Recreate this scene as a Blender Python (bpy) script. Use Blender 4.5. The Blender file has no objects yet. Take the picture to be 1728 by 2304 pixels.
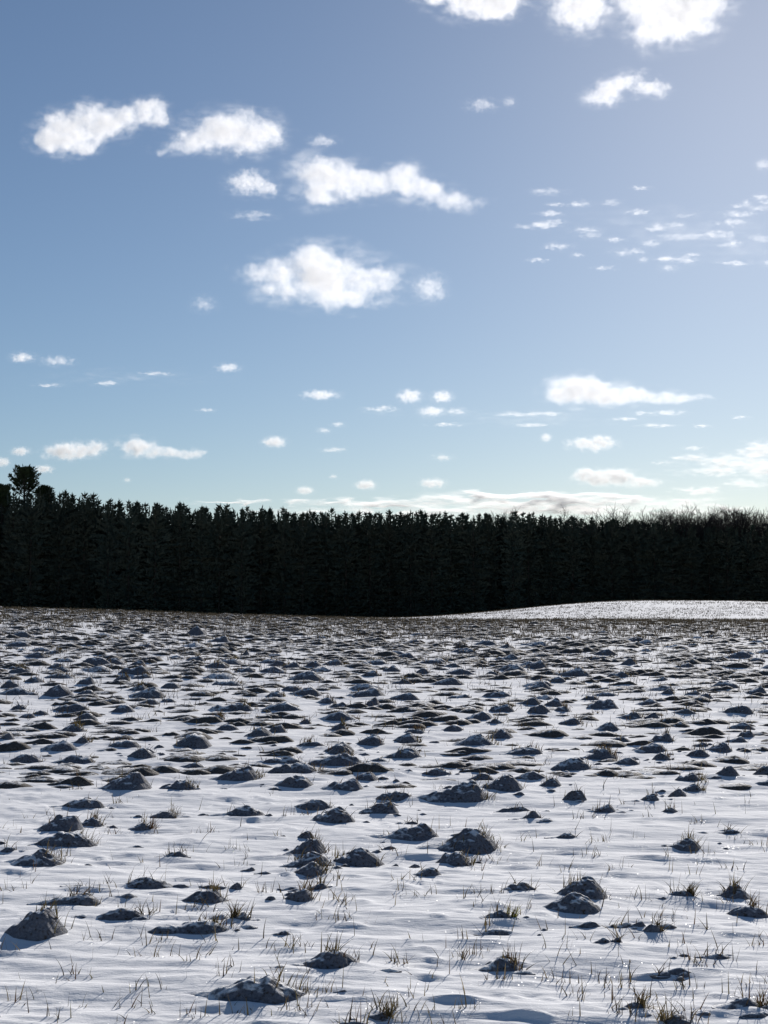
import bpy, bmesh, math, random
import numpy as np
from mathutils import Vector, Matrix, noise as mnoise

random.seed(7)
RNG = np.random.default_rng(11)
SC = bpy.context.scene
COL = SC.collection

# ------------------------------------------------------------------ camera, sky, sun
EYE = 1.6
FPX = 3450.0                 # focal length in photo pixels (photo is 1728 x 2304)
HORIZON = 1372.0
PITCH = math.atan((HORIZON - 1152.0) / FPX)

cam_d = bpy.data.cameras.new("camera")
cam_d.sensor_fit = 'VERTICAL'
cam_d.sensor_height = 36.0
cam_d.lens = 36.0 * FPX / 2304.0
cam_d.clip_start = 0.1
cam_d.clip_end = 60000.0
cam = bpy.data.objects.new("camera", cam_d)
cam.location = (0, 0, EYE)
cam.rotation_euler = (math.pi / 2 + PITCH, 0, 0)
COL.objects.link(cam)
SC.camera = cam

SUN_EL = math.radians(21.5)
SUN_AZ = math.radians(17.0)          # clockwise from +Y, i.e. to the right
world = bpy.data.worlds.new("World")
SC.world = world
world.use_nodes = True
wn = world.node_tree
wn.nodes.clear()
sky = wn.nodes.new("ShaderNodeTexSky")
sky.sky_type = 'NISHITA'
sky.sun_disc = False
sky.sun_elevation = SUN_EL
sky.sun_rotation = SUN_AZ
sky.altitude = 600.0
sky.air_density = 0.95
sky.dust_density = 0.36
sky.ozone_density = 3.4
bg = wn.nodes.new("ShaderNodeBackground")
bg.inputs["Strength"].default_value = 0.06
wo = wn.nodes.new("ShaderNodeOutputWorld")
wn.links.new(sky.outputs[0], bg.inputs["Color"])
wn.links.new(bg.outputs[0], wo.inputs["Surface"])

sun_d = bpy.data.lights.new("sun", 'SUN')
sun_d.energy = 5.0
sun_d.angle = math.radians(0.5)
sun_d.color = (1.0, 0.945, 0.88)
sun = bpy.data.objects.new("sun", sun_d)
sdir = Vector((math.sin(SUN_AZ) * math.cos(SUN_EL), math.cos(SUN_AZ) * math.cos(SUN_EL), math.sin(SUN_EL)))
sun.rotation_euler = sdir.to_track_quat('Z', 'Y').to_euler()
sun.location = (30, 60, 60)
COL.objects.link(sun)

SC.view_settings.view_transform = 'Standard'
SC.view_settings.look = 'None'
SC.view_settings.gamma = 1.0
SC.view_settings.use_curve_mapping = False
SC.view_settings.exposure = 0.2
SC.render.engine = 'CYCLES'
SC.cycles.max_bounces = 8
SC.cycles.diffuse_bounces = 3
SC.cycles.glossy_bounces = 2
SC.cycles.transmission_bounces = 3
SC.cycles.volume_bounces = 3
SC.cycles.caustics_reflective = False
SC.cycles.caustics_refractive = False
SC.cycles.use_denoising = True
SC.cycles.volume_step_rate = 0.6

# ------------------------------------------------------------------ helpers
def sm(t):
    t = np.clip(t, 0.0, 1.0)
    return t * t * (3 - 2 * t)

def _hash(ix, iy, iz, seed):
    h = (ix.astype(np.int64) * 374761393 + iy.astype(np.int64) * 668265263 + iz.astype(np.int64) * 2147483647 % 1013904223 + seed * 974711) & 0xFFFFFFFF
    h = ((h ^ (h >> 13)) * 1274126177) & 0xFFFFFFFF
    h = ((h ^ (h >> 16)) * 2246822519) & 0xFFFFFFFF
    return (h ^ (h >> 15)) & 0xFFFF

def vnoise(x, y, seed=0):
    """2-D value noise in -1..1 (smooth)."""
    x = np.asarray(x, float); y = np.asarray(y, float)
    ix = np.floor(x); iy = np.floor(y)
    fx = x - ix; fy = y - iy
    ux = fx * fx * fx * (fx * (fx * 6 - 15) + 10); uy = fy * fy * fy * (fy * (fy * 6 - 15) + 10)
    z = np.zeros_like(ix)
    def g(a, b):
        return _hash(ix + a, iy + b, z, seed) / 32767.5 - 1.0
    return (g(0, 0) * (1 - ux) + g(1, 0) * ux) * (1 - uy) + (g(0, 1) * (1 - ux) + g(1, 1) * ux) * uy

def fbm(x, y, octv=4, seed=0, gain=0.5):
    s = 0; a = 1.0; t = 0
    for o in range(octv):
        s = s + a * vnoise(x * 2 ** o + 17.3 * o, y * 2 ** o - 9.1 * o, seed + o); t += a; a *= gain
    return s / t

def new_mat(name):
    m = bpy.data.materials.new(name); m.use_nodes = True
    m.node_tree.nodes.clear()
    return m, m.node_tree.nodes, m.node_tree.links

def mesh_np(name, V, F, mat=None, smooth=True):
    """V (n,3) array, F list/array of faces with a constant corner count."""
    me = bpy.data.meshes.new(name)
    V = np.asarray(V, np.float32); F = np.asarray(F, np.int32)
    k = F.shape[1]
    me.vertices.add(len(V)); me.vertices.foreach_set("co", V.ravel())
    me.loops.add(F.size); me.loops.foreach_set("vertex_index", F.ravel())
    me.polygons.add(len(F))
    me.polygons.foreach_set("loop_start", np.arange(0, F.size, k, dtype=np.int32))
    me.polygons.foreach_set("use_smooth", np.full(len(F), smooth, bool))
    me.update(calc_edges=True)
    me.validate()
    if mat: me.materials.append(mat)
    return me

def link(name, me, parent=None, loc=(0, 0, 0)):
    o = bpy.data.objects.new(name, me)
    o.location = loc
    if parent is not None: o.parent = parent
    COL.objects.link(o)
    return o

def tag(o, label=None, cat=None, group=None, kind=None):
    if label: o["label"] = label
    if cat: o["category"] = cat
    if group: o["group"] = group
    if kind: o["kind"] = kind
    return o

def ray(px, py):
    """direction of a photo pixel, y component 1"""
    a = (px - 864.0) / FPX; b = (1152.0 - py) / FPX
    d = np.array([a, math.cos(PITCH) - b * math.sin(PITCH), math.sin(PITCH) + b * math.cos(PITCH)])
    return d / d[1]

# ------------------------------------------------------------------ terrain
def base_z(x, y):
    x = np.asarray(x, float); y = np.asarray(y, float)
    yy = np.maximum(y, 0.0)
    b75 = 75.0 * x / np.maximum(yy, 45.0)
    zc = 1.05 + 0.60 * sm((4 - b75) / 26.0)
    s = np.interp(yy, [0, 6, 10, 14, 20, 27, 35, 43, 50, 60, 68, 75, 82, 90, 105], [0, 0, .03, .10, .22, .35, .48, .62, .73, .88, .97, 1, .97, .86, .5])
    near = zc * s
    b = 150.0 * x / np.maximum(yy, 60.0)
    hill = 0.33 + 1.72 * sm((b + 0.5) / 26.0) - 0.25 * sm((b - 31) / 14.0)
    prof = sm((yy - 92) / 58.0) * (1 - 0.65 * sm((yy - 152) / 45.0))
    far = 0.45 + hill * prof
    w = sm((yy - 76) / 26.0)
    z = near * (1 - w) + far * w
    flat = sm((np.hypot(x, y) - 380) / 900.0)
    return z * (1 - flat) + 0.5 * flat

def ground_hit(px, py):
    d = ray(px, py)
    t = np.concatenate([np.arange(3, 30, 0.02), np.arange(30, 90, 0.1)])
    g = EYE + d[2] * t - base_z(d[0] * t, t)
    i = np.argmax(g <= 0)
    if g[i] > 0: return None
    return float(d[0] * t[i]), float(t[i])

# ------------------------------------------------------------------ the clods (photo boxes: left, right, top, base)
def conv(lst, x0, y0, s):
    return [(x0 + a / s, x0 + b / s, y0 + c / s, y0 + d / s) + tuple(r) for a, b, c, d, *r in lst]

# last fields: tuft code (0 none, 1 few blades, 2 right-hand tuft, 3 grassy all over), drift tail length
NEAR = [
 (22, 94, 1691, 1714, 0, .8), (123, 213, 1694, 1718, 1, .3), (287, 349, 1685, 1711, 0, .2), (405, 457, 1711, 1726, 0, .3),
 (488, 579, 1729, 1762, 2, .5), (226, 336, 1743, 1789, 3, .5), (363, 438, 1760, 1785, 2, .2), (141, 231, 1794, 1822, 0, .8),
 (338, 398, 1819, 1841, 2, .4), (503, 593, 1815, 1843, 0, .6), (92, 182, 1837, 1883, 1, .3), (180, 230, 1839, 1863, 2, .0),
 (288, 345, 1849, 1868, 2, .1), (81, 210, 1884, 1922, 2, .6), (20, 141, 1920, 1968, 2, .6), (365, 420, 1926, 1940, 1, .4),
 (0, 36, 1917, 1931, 0, .6), (268, 383, 1984, 2017, 1, .5),
 (578, 683, 1700, 1718, 1, .3), (606, 712, 1716, 1744, 2, .3), (694, 817, 1694, 1723, 2, .4), (734, 795, 1676, 1703, 0, .2),
 (864, 947, 1684, 1710, 0, .4), (828, 871, 1705, 1715, 0, .3), (614, 703, 1744, 1778, 0, .5), (735, 815, 1754, 1783, 1, .4),
 (795, 849, 1740, 1762, 1, .1), (949, 1016, 1731, 1749, 1, .5), (955, 1095, 1764, 1813, 2, .4), (1055, 1110, 1740, 1761, 1, .2),
 (1083, 1175, 1752, 1793, 0, .2), (855, 929, 1781, 1803, 1, .3), (658, 748, 1796, 1825, 0, .4), (706, 795, 1822, 1859, 1, .2),
 (815, 896, 1803, 1838, 1, .3), (668, 705, 1872, 1893, 1, .2), (656, 734, 1893, 1935, 2, .2), (645, 746, 1930, 1966, 3, .2),
 (661, 730, 1951, 1986, 2, .3), (748, 858, 1911, 1956, 3, .0), (850, 985, 1858, 1900, 1, .7), (980, 1117, 1865, 1935, 3, .9),
 (983, 1055, 1922, 1958, 2, .0), (929, 990, 1962, 1989, 0, .2), (907, 940, 1846, 1854, 1, .5),
 (1144, 1218, 1684, 1705, 1, .4), (1238, 1330, 1709, 1743, 2, .2), (1311, 1387, 1687, 1718, 3, .2), (1377, 1437, 1713, 1731, 0, .2),
 (1150, 1236, 1738, 1760, 0, .2), (1211, 1262, 1756, 1779, 1, .5), (1267, 1318, 1783, 1811, 1, .1), (1330, 1383, 1815, 1836, 1, .4),
 (1437, 1482, 1791, 1812, 0, .1), (1504, 1544, 1779, 1799, 0, .1), (1533, 1577, 1769, 1791, 2, .0), (1522, 1577, 1749, 1769, 3, .0),
 (1605, 1663, 1733, 1764, 0, .1), (1698, 1750, 1727, 1756, 1, .2), (1696, 1745, 1760, 1775, 0, .6), (1177, 1218, 1831, 1852, 1, .2),
 (1128, 1191, 1816, 1830, 1, .3), (1491, 1524, 1819, 1834, 1, .3), (1504, 1576, 1884, 1915, 3, .3), (1623, 1667, 1870, 1882, 1, .8),
 (1468, 1508, 1700, 1720, 2, .1), (1544, 1598, 1689, 1709, 1, .2), (1593, 1645, 1675, 1700, 0, .1), (1416, 1493, 1678, 1700, 1, .2),
 (1251, 1298, 1879, 1893, 0, 1.0), (103, 219, 2025, 2058, 2, .5), (409, 501, 2018, 2054, 2, .3), (14, 146, 2061, 2150, 2, .1),
 (210, 324, 2061, 2091, 2, .2), (347, 505, 2085, 2122, 2, .1), (521, 561, 2074, 2094, 3, .0), (517, 545, 1998, 2016, 0, .5),
 (420, 688, 2200, 2273, 2, .35), (641, 701, 2020, 2051, 2, .2), (688, 739, 2001, 2018, 1, .2), (678, 806, 2146, 2201, 2, .3),
 (1126, 1205, 2000, 2022, 1, .2), (1095, 1150, 2070, 2091, 3, .4), (1080, 1160, 2097, 2113, 0, .3), (1079, 1170, 2159, 2194, 2, .4),
 (822, 873, 2278, 2295, 2, .2), (755, 824, 2294, 2310, 1, .1), (1227, 1347, 2023, 2076, 0, .2), (1250, 1360, 1996, 2050, 3, .3),
 (1609, 1685, 1991, 2028, 3, .2), (1635, 1727, 2032, 2065, 2, .2), (1497, 1555, 2012, 2028, 3, .2), (1358, 1439, 2088, 2105, 1, .2),
 (1448, 1484, 2092, 2117, 2, .0), (1374, 1399, 2125, 2139, 1, .4), (1470, 1513, 2182, 2199, 1, .2), (1401, 1448, 2253, 2270, 2, .0),
 (1620, 1710, 2246, 2278, 2, .1), (1479, 1560, 2272, 2308, 3, .3), (1566, 1642, 2146, 2161, 1, .5),
]
MID = conv([
 (180, 320, 345, 408), (0, 85, 315, 365), (330, 410, 320, 358), (320, 425, 370, 410), (250, 370, 520, 565), (310, 420, 475, 515),
 (45, 115, 430, 460), (475, 580, 430, 470), (590, 690, 405, 435), (690, 760, 400, 425), (690, 780, 340, 372), (550, 640, 355, 385),
 (750, 910, 565, 632), (1055, 1180, 530, 590), (1160, 1240, 525, 570), (930, 1030, 525, 555), (880, 970, 475, 505), (890, 1095, 420, 468),
 (1115, 1300, 430, 468), (1230, 1390, 360, 400), (1135, 1225, 375, 410), (1360, 1540, 470, 510), (1420, 1500, 520, 560), (1290, 1345, 495, 520),
 (1430, 1520, 420, 450), (1360, 1450, 400, 430), (1540, 1659, 570, 625), (1400, 1530, 600, 653), (1280, 1400, 600, 625), (170, 335, 590, 645),
 (320, 385, 585, 620), (460, 600, 590, 630), (580, 670, 625, 653), (0, 60, 565, 600), (80, 155, 475, 500), (140, 210, 460, 485),
 (210, 390, 430, 470), (490, 560, 310, 340), (560, 660, 300, 330), (220, 310, 275, 302), (40, 130, 270, 292), (100, 200, 205, 235),
 (430, 540, 230, 260), (550, 630, 245, 275), (800, 880, 225, 250), (800, 890, 95, 138), (910, 990, 130, 165), (1040, 1080, 195, 225),
 (1220, 1300, 250, 280), (1320, 1390, 250, 280), (1280, 1370, 290, 320), (1560, 1640, 290, 318), (1570, 1640, 395, 440)], 0, 1360, 1.92)
MID += conv([
 (20, 150, 380, 415), (0, 70, 265, 300), (130, 205, 280, 308), (140, 260, 240, 265), (300, 390, 185, 210), (600, 710, 245, 290),
 (500, 620, 270, 310), (430, 500, 290, 315), (1020, 1090, 235, 270), (590, 680, 410, 445), (690, 770, 415, 450), (430, 550, 375, 405),
 (340, 470, 458, 505), (460, 560, 440, 480), (625, 720, 435, 485), (730, 800, 445, 475), (850, 930, 395, 425), (890, 1010, 415, 465),
 (1080, 1200, 410, 440), (1005, 1110, 465, 505), (1120, 1195, 470, 505), (1200, 1255, 370, 398), (1350, 1420, 390, 420), (1300, 1370, 380, 400),
 (1460, 1590, 435, 480), (1545, 1650, 360, 400), (1475, 1600, 515, 550), (1530, 1600, 550, 585), (910, 1020, 510, 555), (750, 850, 490, 530),
 (690, 760, 540, 560), (300, 490, 560, 625), (30, 145, 560, 610), (450, 560, 540, 590), (950, 1070, 570, 600), (1155, 1250, 555, 600),
 (1060, 1220, 605, 650), (1395, 1500, 605, 650), (1330, 1400, 600, 620), (1470, 1570, 580, 605), (545, 680, 620, 653), (50, 150, 620, 653),
 (860, 980, 625, 653), (250, 345, 520, 555), (80, 180, 540, 565), (440, 520, 505, 530), (1230, 1350, 460, 485), (1155, 1230, 315, 335)], 864, 1360, 1.92)

def clod_from_box(l, r, t, b, tuft=0, tail=.3):
    hit = ground_hit((l + r) / 2, b)
    if hit is None: return None
    x, y = hit
    m = y / FPX * 1.02
    w = (r - l) * m * 1.12
    depr = max(EYE - float(base_z(x, y)), .1) / y
    H = (1.0 if y < 17 else .95) * (b - t) * m / (1 + 2.3 * depr)              # the dark belly is shaded face plus the shadow at its foot
    H = min(max(H, .10 * w, .02), .55 * w)
    dep = min(max(3.0 * H, .42 * w), .95 * w)
    off = 2.2 * H
    return dict(x=x * (1 + off / y), y=y + off, w=w, dep=dep, H=H, tuft=tuft, tail=tail, box=(l, r, t, b))

CLODS = []
for k, bx in enumerate(NEAR):
    c = clod_from_box(*bx)
    c['zone'] = 'near'; c['idx'] = k; CLODS.append(c)
for k, bx in enumerate(MID):
    c = clod_from_box(*bx, tuft=random.choice([0, 0, 1, 1, 2, 3]), tail=random.choice([.1, .2, .4, .7]))
    if c: c['zone'] = 'mid'; CLODS.append(c)

def clear_of(x, y, w, lst, k=0.55):
    for c in lst:
        if abs(c['y'] - y) < .5 * (c['dep'] + w) and abs(c['x'] - x) < k * (c['w'] + w): return False
    return True

# in-between clods of the dense middle of the field (photo rows 1425 - 1560)
rr = random.Random(5)
tries = 0
while len(CLODS) < 298 and tries < 6000:
    tries += 1
    py = 1425 + 150 * rr.random() ** 0.9
    px = rr.uniform(-20, 1748)
    h = ground_hit(px, py)
    if not h: continue
    x, y = h
    w = rr.uniform(.34, .75)
    if not clear_of(x, y, w, CLODS, .45): continue
    CLODS.append(dict(x=x, y=y, w=w, dep=w * rr.uniform(.5, .8), H=w * rr.uniform(.13, .26), tuft=rr.choice([0, 1, 1, 2, 3]), tail=rr.choice([.1, .3, .6]), zone='mid'))
# the many farther ones and the low lumps between: one mass
FARLUMPS = []
tries = 0
while len(FARLUMPS) < 7600 and tries < 130000:
    tries += 1
    if rr.random() < .70:
        y = 78 * math.sqrt(rr.uniform(.12, 1.0))
        w = .16 + .6 * rr.random() ** 2.0
    else:
        y = rr.uniform(13, 44); w = rr.uniform(.14, .55)
    x = rr.uniform(-.29, .29) * y
    # the right-hand far part is drawn in furrow rows, with fewer lumps
    if y > 46 and x > .08 * y and (math.sin((y + .22 * x) * 2.3) > .1): continue
    if not clear_of(x, y, w, CLODS if y < 45 else [], .5): continue
    FARLUMPS.append(dict(x=x, y=y, w=w, dep=w * rr.uniform(.35, .8), H=w * rr.uniform(.05, .17), tail=rr.choice([.1, .3, .6])))

# crumbs lying round the near clods
for c in [c for c in CLODS if c['y'] < 17]:
    for k in range(rr.randint(0, 4)):
        w = rr.uniform(.02, .085); a = rr.choice([rr.gauss(0, .5), rr.gauss(math.pi, .5), rr.uniform(0, 6.28)])
        q = rr.uniform(.55, 1.3)
        FARLUMPS.append(dict(x=c['x'] + math.cos(a) * c['w'] * q, y=c['y'] + math.sin(a) * c['dep'] * q, w=w * rr.uniform(1, 1.8), dep=w * rr.uniform(.6, 1), H=w * rr.uniform(.12, .36), tail=rr.choice([.1, .4, .8]), crumb=1))
# low wind ridges in the snow itself: (x, y, half width, half depth, height)
RIDGES = []
for k in range(650):
    y = 5.5 * (26 / 5.5) ** rr.random()
    x = rr.uniform(-.27, .27) * y
    RIDGES.append((x, y, rr.uniform(.04, .20) * (1 + y / 25), rr.uniform(.015, .045) * (1 + y / 25), rr.uniform(.003, .011) * (1 + y / 25)))

# ------------------------------------------------------------------ the ground: one polar sheet, fine where the field is near
def build_ground():
    az = np.concatenate([np.linspace(-180, -30, 26, endpoint=False), np.linspace(-30, -19, 22, endpoint=False),
                         np.linspace(-19, 19, 520, endpoint=False), np.linspace(19, 30, 22, endpoint=False), np.linspace(30, 180, 26, endpoint=False)])
    az = np.radians(az)
    r = np.concatenate([np.geomspace(0.4, 5.0, 24, endpoint=False), np.geomspace(5.0, 80.0, 800, endpoint=False),
                        np.geomspace(80, 260, 90, endpoint=False), np.geomspace(260, 9000, 30)])
    R, A = np.meshgrid(r, az, indexing='ij')
    X = R * np.sin(A); Y = R * np.cos(A)
    Z = base_z(X, Y)
    nearw = 1 - sm((R - 70) / 60.0)
    fade = np.clip(1.0 - R / 300.0, 0, 1)
    # broad swells, wind ripples (long across the wind's way, i.e. along x), small steps
    Z += fade * 0.05 * fbm(X * .35, Y * .6, 3, 3)
    warp = 0.35 * fbm(X * .8, Y * .8, 2, 41)
    Z += nearw * 0.023 * fbm(X * 1.3 + warp, Y * 4.2 + warp * 2 + .25 * X, 4, 7, .55)
    rip = fbm(X * 2.1 + 3 * warp, Y * 9.0 + .9 * X, 3, 23)
    Z += nearw * 0.0068 * (1 - np.abs(rip) * 2.2)
    saw = fbm(X * 1.1 + 2 * warp, Y * 3.0, 2, 77) * 2.5
    step = (saw - np.floor(saw))
    Z += nearw * 0.007 * np.where(step < .86, step / .86, (1 - step) / .14) * sm((fbm(X * .6, Y * .9, 2, 91) + .05) / .4)
    ri0 = np.log(r)
    def rows(y, x, ext):
        rad = math.hypot(x, y)
        a = np.searchsorted(r, rad - ext); b = np.searchsorted(r, rad + ext)
        return slice(max(a, 0), min(b, len(r)))
    for (x, y, hw, hd, h) in RIDGES:
        s = rows(y, x, max(hw, hd) * 1.5)
        a0 = math.atan2(x, y); da = hw * 2.2 / max(y, 1)
        c = slice(np.searchsorted(az, a0 - da), np.searchsorted(az, a0 + da))
        u = (X[s, c] - x) / hw; v = (Y[s, c] - y) / hd + .5 * u
        front = sm((v + .5) / .35)                  # steep lee side towards the viewer, long gentle back
        back = 1 - sm((v - .0) / 2.6)
        Z[s, c] += h * np.clip(1 - u * u, 0, 1) ** 1.3 * front * back
    for cl in CLODS + FARLUMPS:
        w = cl['w']; ext = 1.6 * w
        s = rows(cl['y'], cl['x'], ext)
        a0 = math.atan2(cl['x'], cl['y']); da = 2.0 * w / max(cl['y'], 1)
        c = slice(np.searchsorted(az, a0 - da), np.searchsorted(az, a0 + da))
        u = (X[s, c] - cl['x']) / (0.85 * w); v = (Y[s, c] - cl['y'] - .05) / (0.75 * cl['dep'] + .05)
        Z[s, c] += 0.12 * cl['H'] * np.exp(-(u * u + v * v))
    V = np.stack([X, Y, Z], -1).reshape(-1, 3)
    nr, na = X.shape
    i, j = np.meshgrid(np.arange(nr - 1), np.arange(na), indexing='ij')
    j2 = (j + 1) % na
    F = np.stack([i * na + j, i * na + j2, (i + 1) * na + j2, (i + 1) * na + j], -1).reshape(-1, 4)
    F = F[:, ::-1]
    # close the small hole under the viewer
    cen = len(V)
    V = np.vstack([V, [[0, 0, 0.0]]])
    me = mesh_np("snow_ground", V, F, None)
    return V, F, X, Y, Z, r, az

def snow_material():
    m, n, l = new_mat("snow")
    out = n.new("ShaderNodeOutputMaterial"); p = n.new("ShaderNodeBsdfPrincipled")
    geo = n.new("ShaderNodeNewGeometry")
    mp = n.new("ShaderNodeMapping"); mp.inputs["Scale"].default_value = (1.0, 3.0, 3.0)
    l.new(geo.outputs["Position"], mp.inputs["Vector"])
    n1 = n.new("ShaderNodeTexNoise"); n1.inputs["Scale"].default_value = 2.2; n1.inputs["Detail"].default_value = 6
    l.new(mp.outputs[0], n1.inputs["Vector"])
    n2 = n.new("ShaderNodeTexNoise"); n2.inputs["Scale"].default_value = 110; n2.inputs["Detail"].default_value = 3
    l.new(geo.outputs["Position"], n2.inputs["Vector"])
    n3 = n.new("ShaderNodeTexNoise"); n3.inputs["Scale"].default_value = 9; n3.inputs["Detail"].default_value = 5
    l.new(mp.outputs[0], n3.inputs["Vector"])
    cr = n.new("ShaderNodeMix"); cr.data_type = 'RGBA'
    cr.inputs["A"].default_value = (.78, .79, .82, 1); cr.inputs["B"].default_value = (.90, .90, .91, 1)
    l.new(n1.outputs["Fac"], cr.inputs["Factor"])
    l.new(cr.outputs["Result"], p.inputs["Base Color"])
    p.inputs["Roughness"].default_value = .9
    p.inputs["Specular IOR Level"].default_value = .03
    b1 = n.new("ShaderNodeBump"); b1.inputs["Strength"].default_value = .35; b1.inputs["Distance"].default_value = .004
    l.new(n2.outputs["Fac"], b1.inputs["Height"])
    b2 = n.new("ShaderNodeBump"); b2.inputs["Strength"].default_value = .32; b2.inputs["Distance"].default_value = .02
    l.new(n3.outputs["Fac"], b2.inputs["Height"]); l.new(b2.outputs[0], b1.inputs["Normal"])
    l.new(b1.outputs[0], p.inputs["Normal"])
    # ice crystals: tiny facets with random tilt and a glossy face
    vo = n.new("ShaderNodeTexVoronoi"); vo.inputs["Scale"].default_value = 240
    l.new(geo.outputs["Position"], vo.inputs["Vector"])
    sub = n.new("ShaderNodeVectorMath"); sub.operation = 'SUBTRACT'; sub.inputs[1].default_value = (.5, .5, .5)
    l.new(vo.outputs["Color"], sub.inputs[0])
    mul = n.new("ShaderNodeVectorMath"); mul.operation = 'MULTIPLY'; mul.inputs[1].default_value = (1.6, 1.6, 0)
    l.new(sub.outputs[0], mul.inputs[0])
    add = n.new("ShaderNodeVectorMath"); add.operation = 'ADD'
    l.new(mul.outputs[0], add.inputs[0]); l.new(geo.outputs["Normal"], add.inputs[1])
    nrm = n.new("ShaderNodeVectorMath"); nrm.operation = 'NORMALIZE'; l.new(add.outputs[0], nrm.inputs[0])
    gl = n.new("ShaderNodeBsdfGlossy"); gl.inputs["Roughness"].default_value = .12; gl.inputs["Color"].default_value = (.9, .9, .9, 1)
    l.new(nrm.outputs[0], gl.inputs["Normal"])
    mx = n.new("ShaderNodeMixShader"); mx.inputs[0].default_value = .0013
    l.new(p.outputs[0], mx.inputs[1]); l.new(gl.outputs[0], mx.inputs[2])
    l.new(mx.outputs[0], out.inputs["Surface"])
    return m

SNOW = snow_material()

def clod_material(name, cols, lo=.82, hi=.95):
    """frozen soil crumb under a dusting: snow lies on the flat parts, soil and, on the single clods, painted-in shade on the steep ones"""
    m, n, l = new_mat(name)
    out = n.new("ShaderNodeOutputMaterial"); p = n.new("ShaderNodeBsdfPrincipled")
    geo = n.new("ShaderNodeNewGeometry")
    sep = n.new("ShaderNodeSeparateXYZ"); l.new(geo.outputs["Normal"], sep.inputs[0])
    n1 = n.new("ShaderNodeTexNoise"); n1.inputs["Scale"].default_value = 22; n1.inputs["Detail"].default_value = 6; n1.inputs["Roughness"].default_value = .65
    l.new(geo.outputs["Position"], n1.inputs["Vector"])
    n2 = n.new("ShaderNodeTexNoise"); n2.inputs["Scale"].default_value = 60; n2.inputs["Detail"].default_value = 4
    l.new(geo.outputs["Position"], n2.inputs["Vector"])
    # snow cover: normal z plus noise
    a = n.new("ShaderNodeMath"); a.operation = 'MULTIPLY_ADD'; a.inputs[1].default_value = .5; a.inputs[2].default_value = -.25
    l.new(n1.outputs["Fac"], a.inputs[0])
    s = n.new("ShaderNodeMath"); s.operation = 'ADD'; l.new(sep.outputs["Z"], s.inputs[0]); l.new(a.outputs[0], s.inputs[1])
    mr = n.new("ShaderNodeMapRange"); mr.interpolation_type = 'SMOOTHSTEP'
    mr.inputs["From Min"].default_value = lo; mr.inputs["From Max"].default_value = hi
    l.new(s.outputs[0], mr.inputs["Value"])
    # steep parts: dark soil crumbs among the two given tones
    cr = n.new("ShaderNodeValToRGB")
    e = cr.color_ramp.elements
    e[0].position = .33; e[0].color = (.055, .042, .032, 1)
    e[1].position = .42; e[1].color = cols[0] + (1,)
    e2 = cr.color_ramp.elements.new(.75); e2.color = cols[1] + (1,)
    l.new(n2.outputs["Fac"], cr.inputs[0])
    mx = n.new("ShaderNodeMix"); mx.data_type = 'RGBA'
    l.new(mr.outputs[0], mx.inputs["Factor"]); l.new(cr.outputs[0], mx.inputs["A"]); mx.inputs["B"].default_value = (.82, .82, .83, 1)
    l.new(mx.outputs["Result"], p.inputs["Base Color"])
    p.inputs["Roughness"].default_value = .8; p.inputs["Specular IOR Level"].default_value = .15
    b = n.new("ShaderNodeBump"); b.inputs["Strength"].default_value = 1.0; b.inputs["Distance"].default_value = .02
    l.new(n1.outputs["Fac"], b.inputs["Height"])
    b2 = n.new("ShaderNodeBump"); b2.inputs["Strength"].default_value = .5; b2.inputs["Distance"].default_value = .004
    l.new(n2.outputs["Fac"], b2.inputs["Height"]); l.new(b.outputs[0], b2.inputs["Normal"])
    l.new(b2.outputs[0], p.inputs["Normal"])
    l.new(p.outputs[0], out.inputs["Surface"])
    return m

CLODM = clod_material("shade_toned_snowy_soil", ((.115, .12, .14), (.185, .195, .23)), .79, .94)  # dark bluish grey stands in for shaded snow on the steep faces
CLODF = clod_material("bare_soil", ((.070, .062, .056), (.13, .122, .118)), .91, 1.02)

V_, F_, GX, GY, GZ, GR, GA = build_ground()
gme = bpy.data.meshes["snow_ground"]
gme.materials.append(SNOW)
ground = link("snow_ground", gme)
tag(ground, kind="structure")

def ground_z(x, y):
    """height of the finished snow sheet"""
    r = math.hypot(x, y); a = math.atan2(x, y)
    i = min(max(np.searchsorted(GR, r) - 1, 0), len(GR) - 2); j = min(max(np.searchsorted(GA, a) - 1, 0), len(GA) - 2)
    fi = (r - GR[i]) / (GR[i + 1] - GR[i]); fj = (a - GA[j]) / (GA[j + 1] - GA[j])
    return float((GZ[i, j] * (1 - fj) + GZ[i, j + 1] * fj) * (1 - fi) + (GZ[i + 1, j] * (1 - fj) + GZ[i + 1, j + 1] * fj) * fi)

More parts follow.
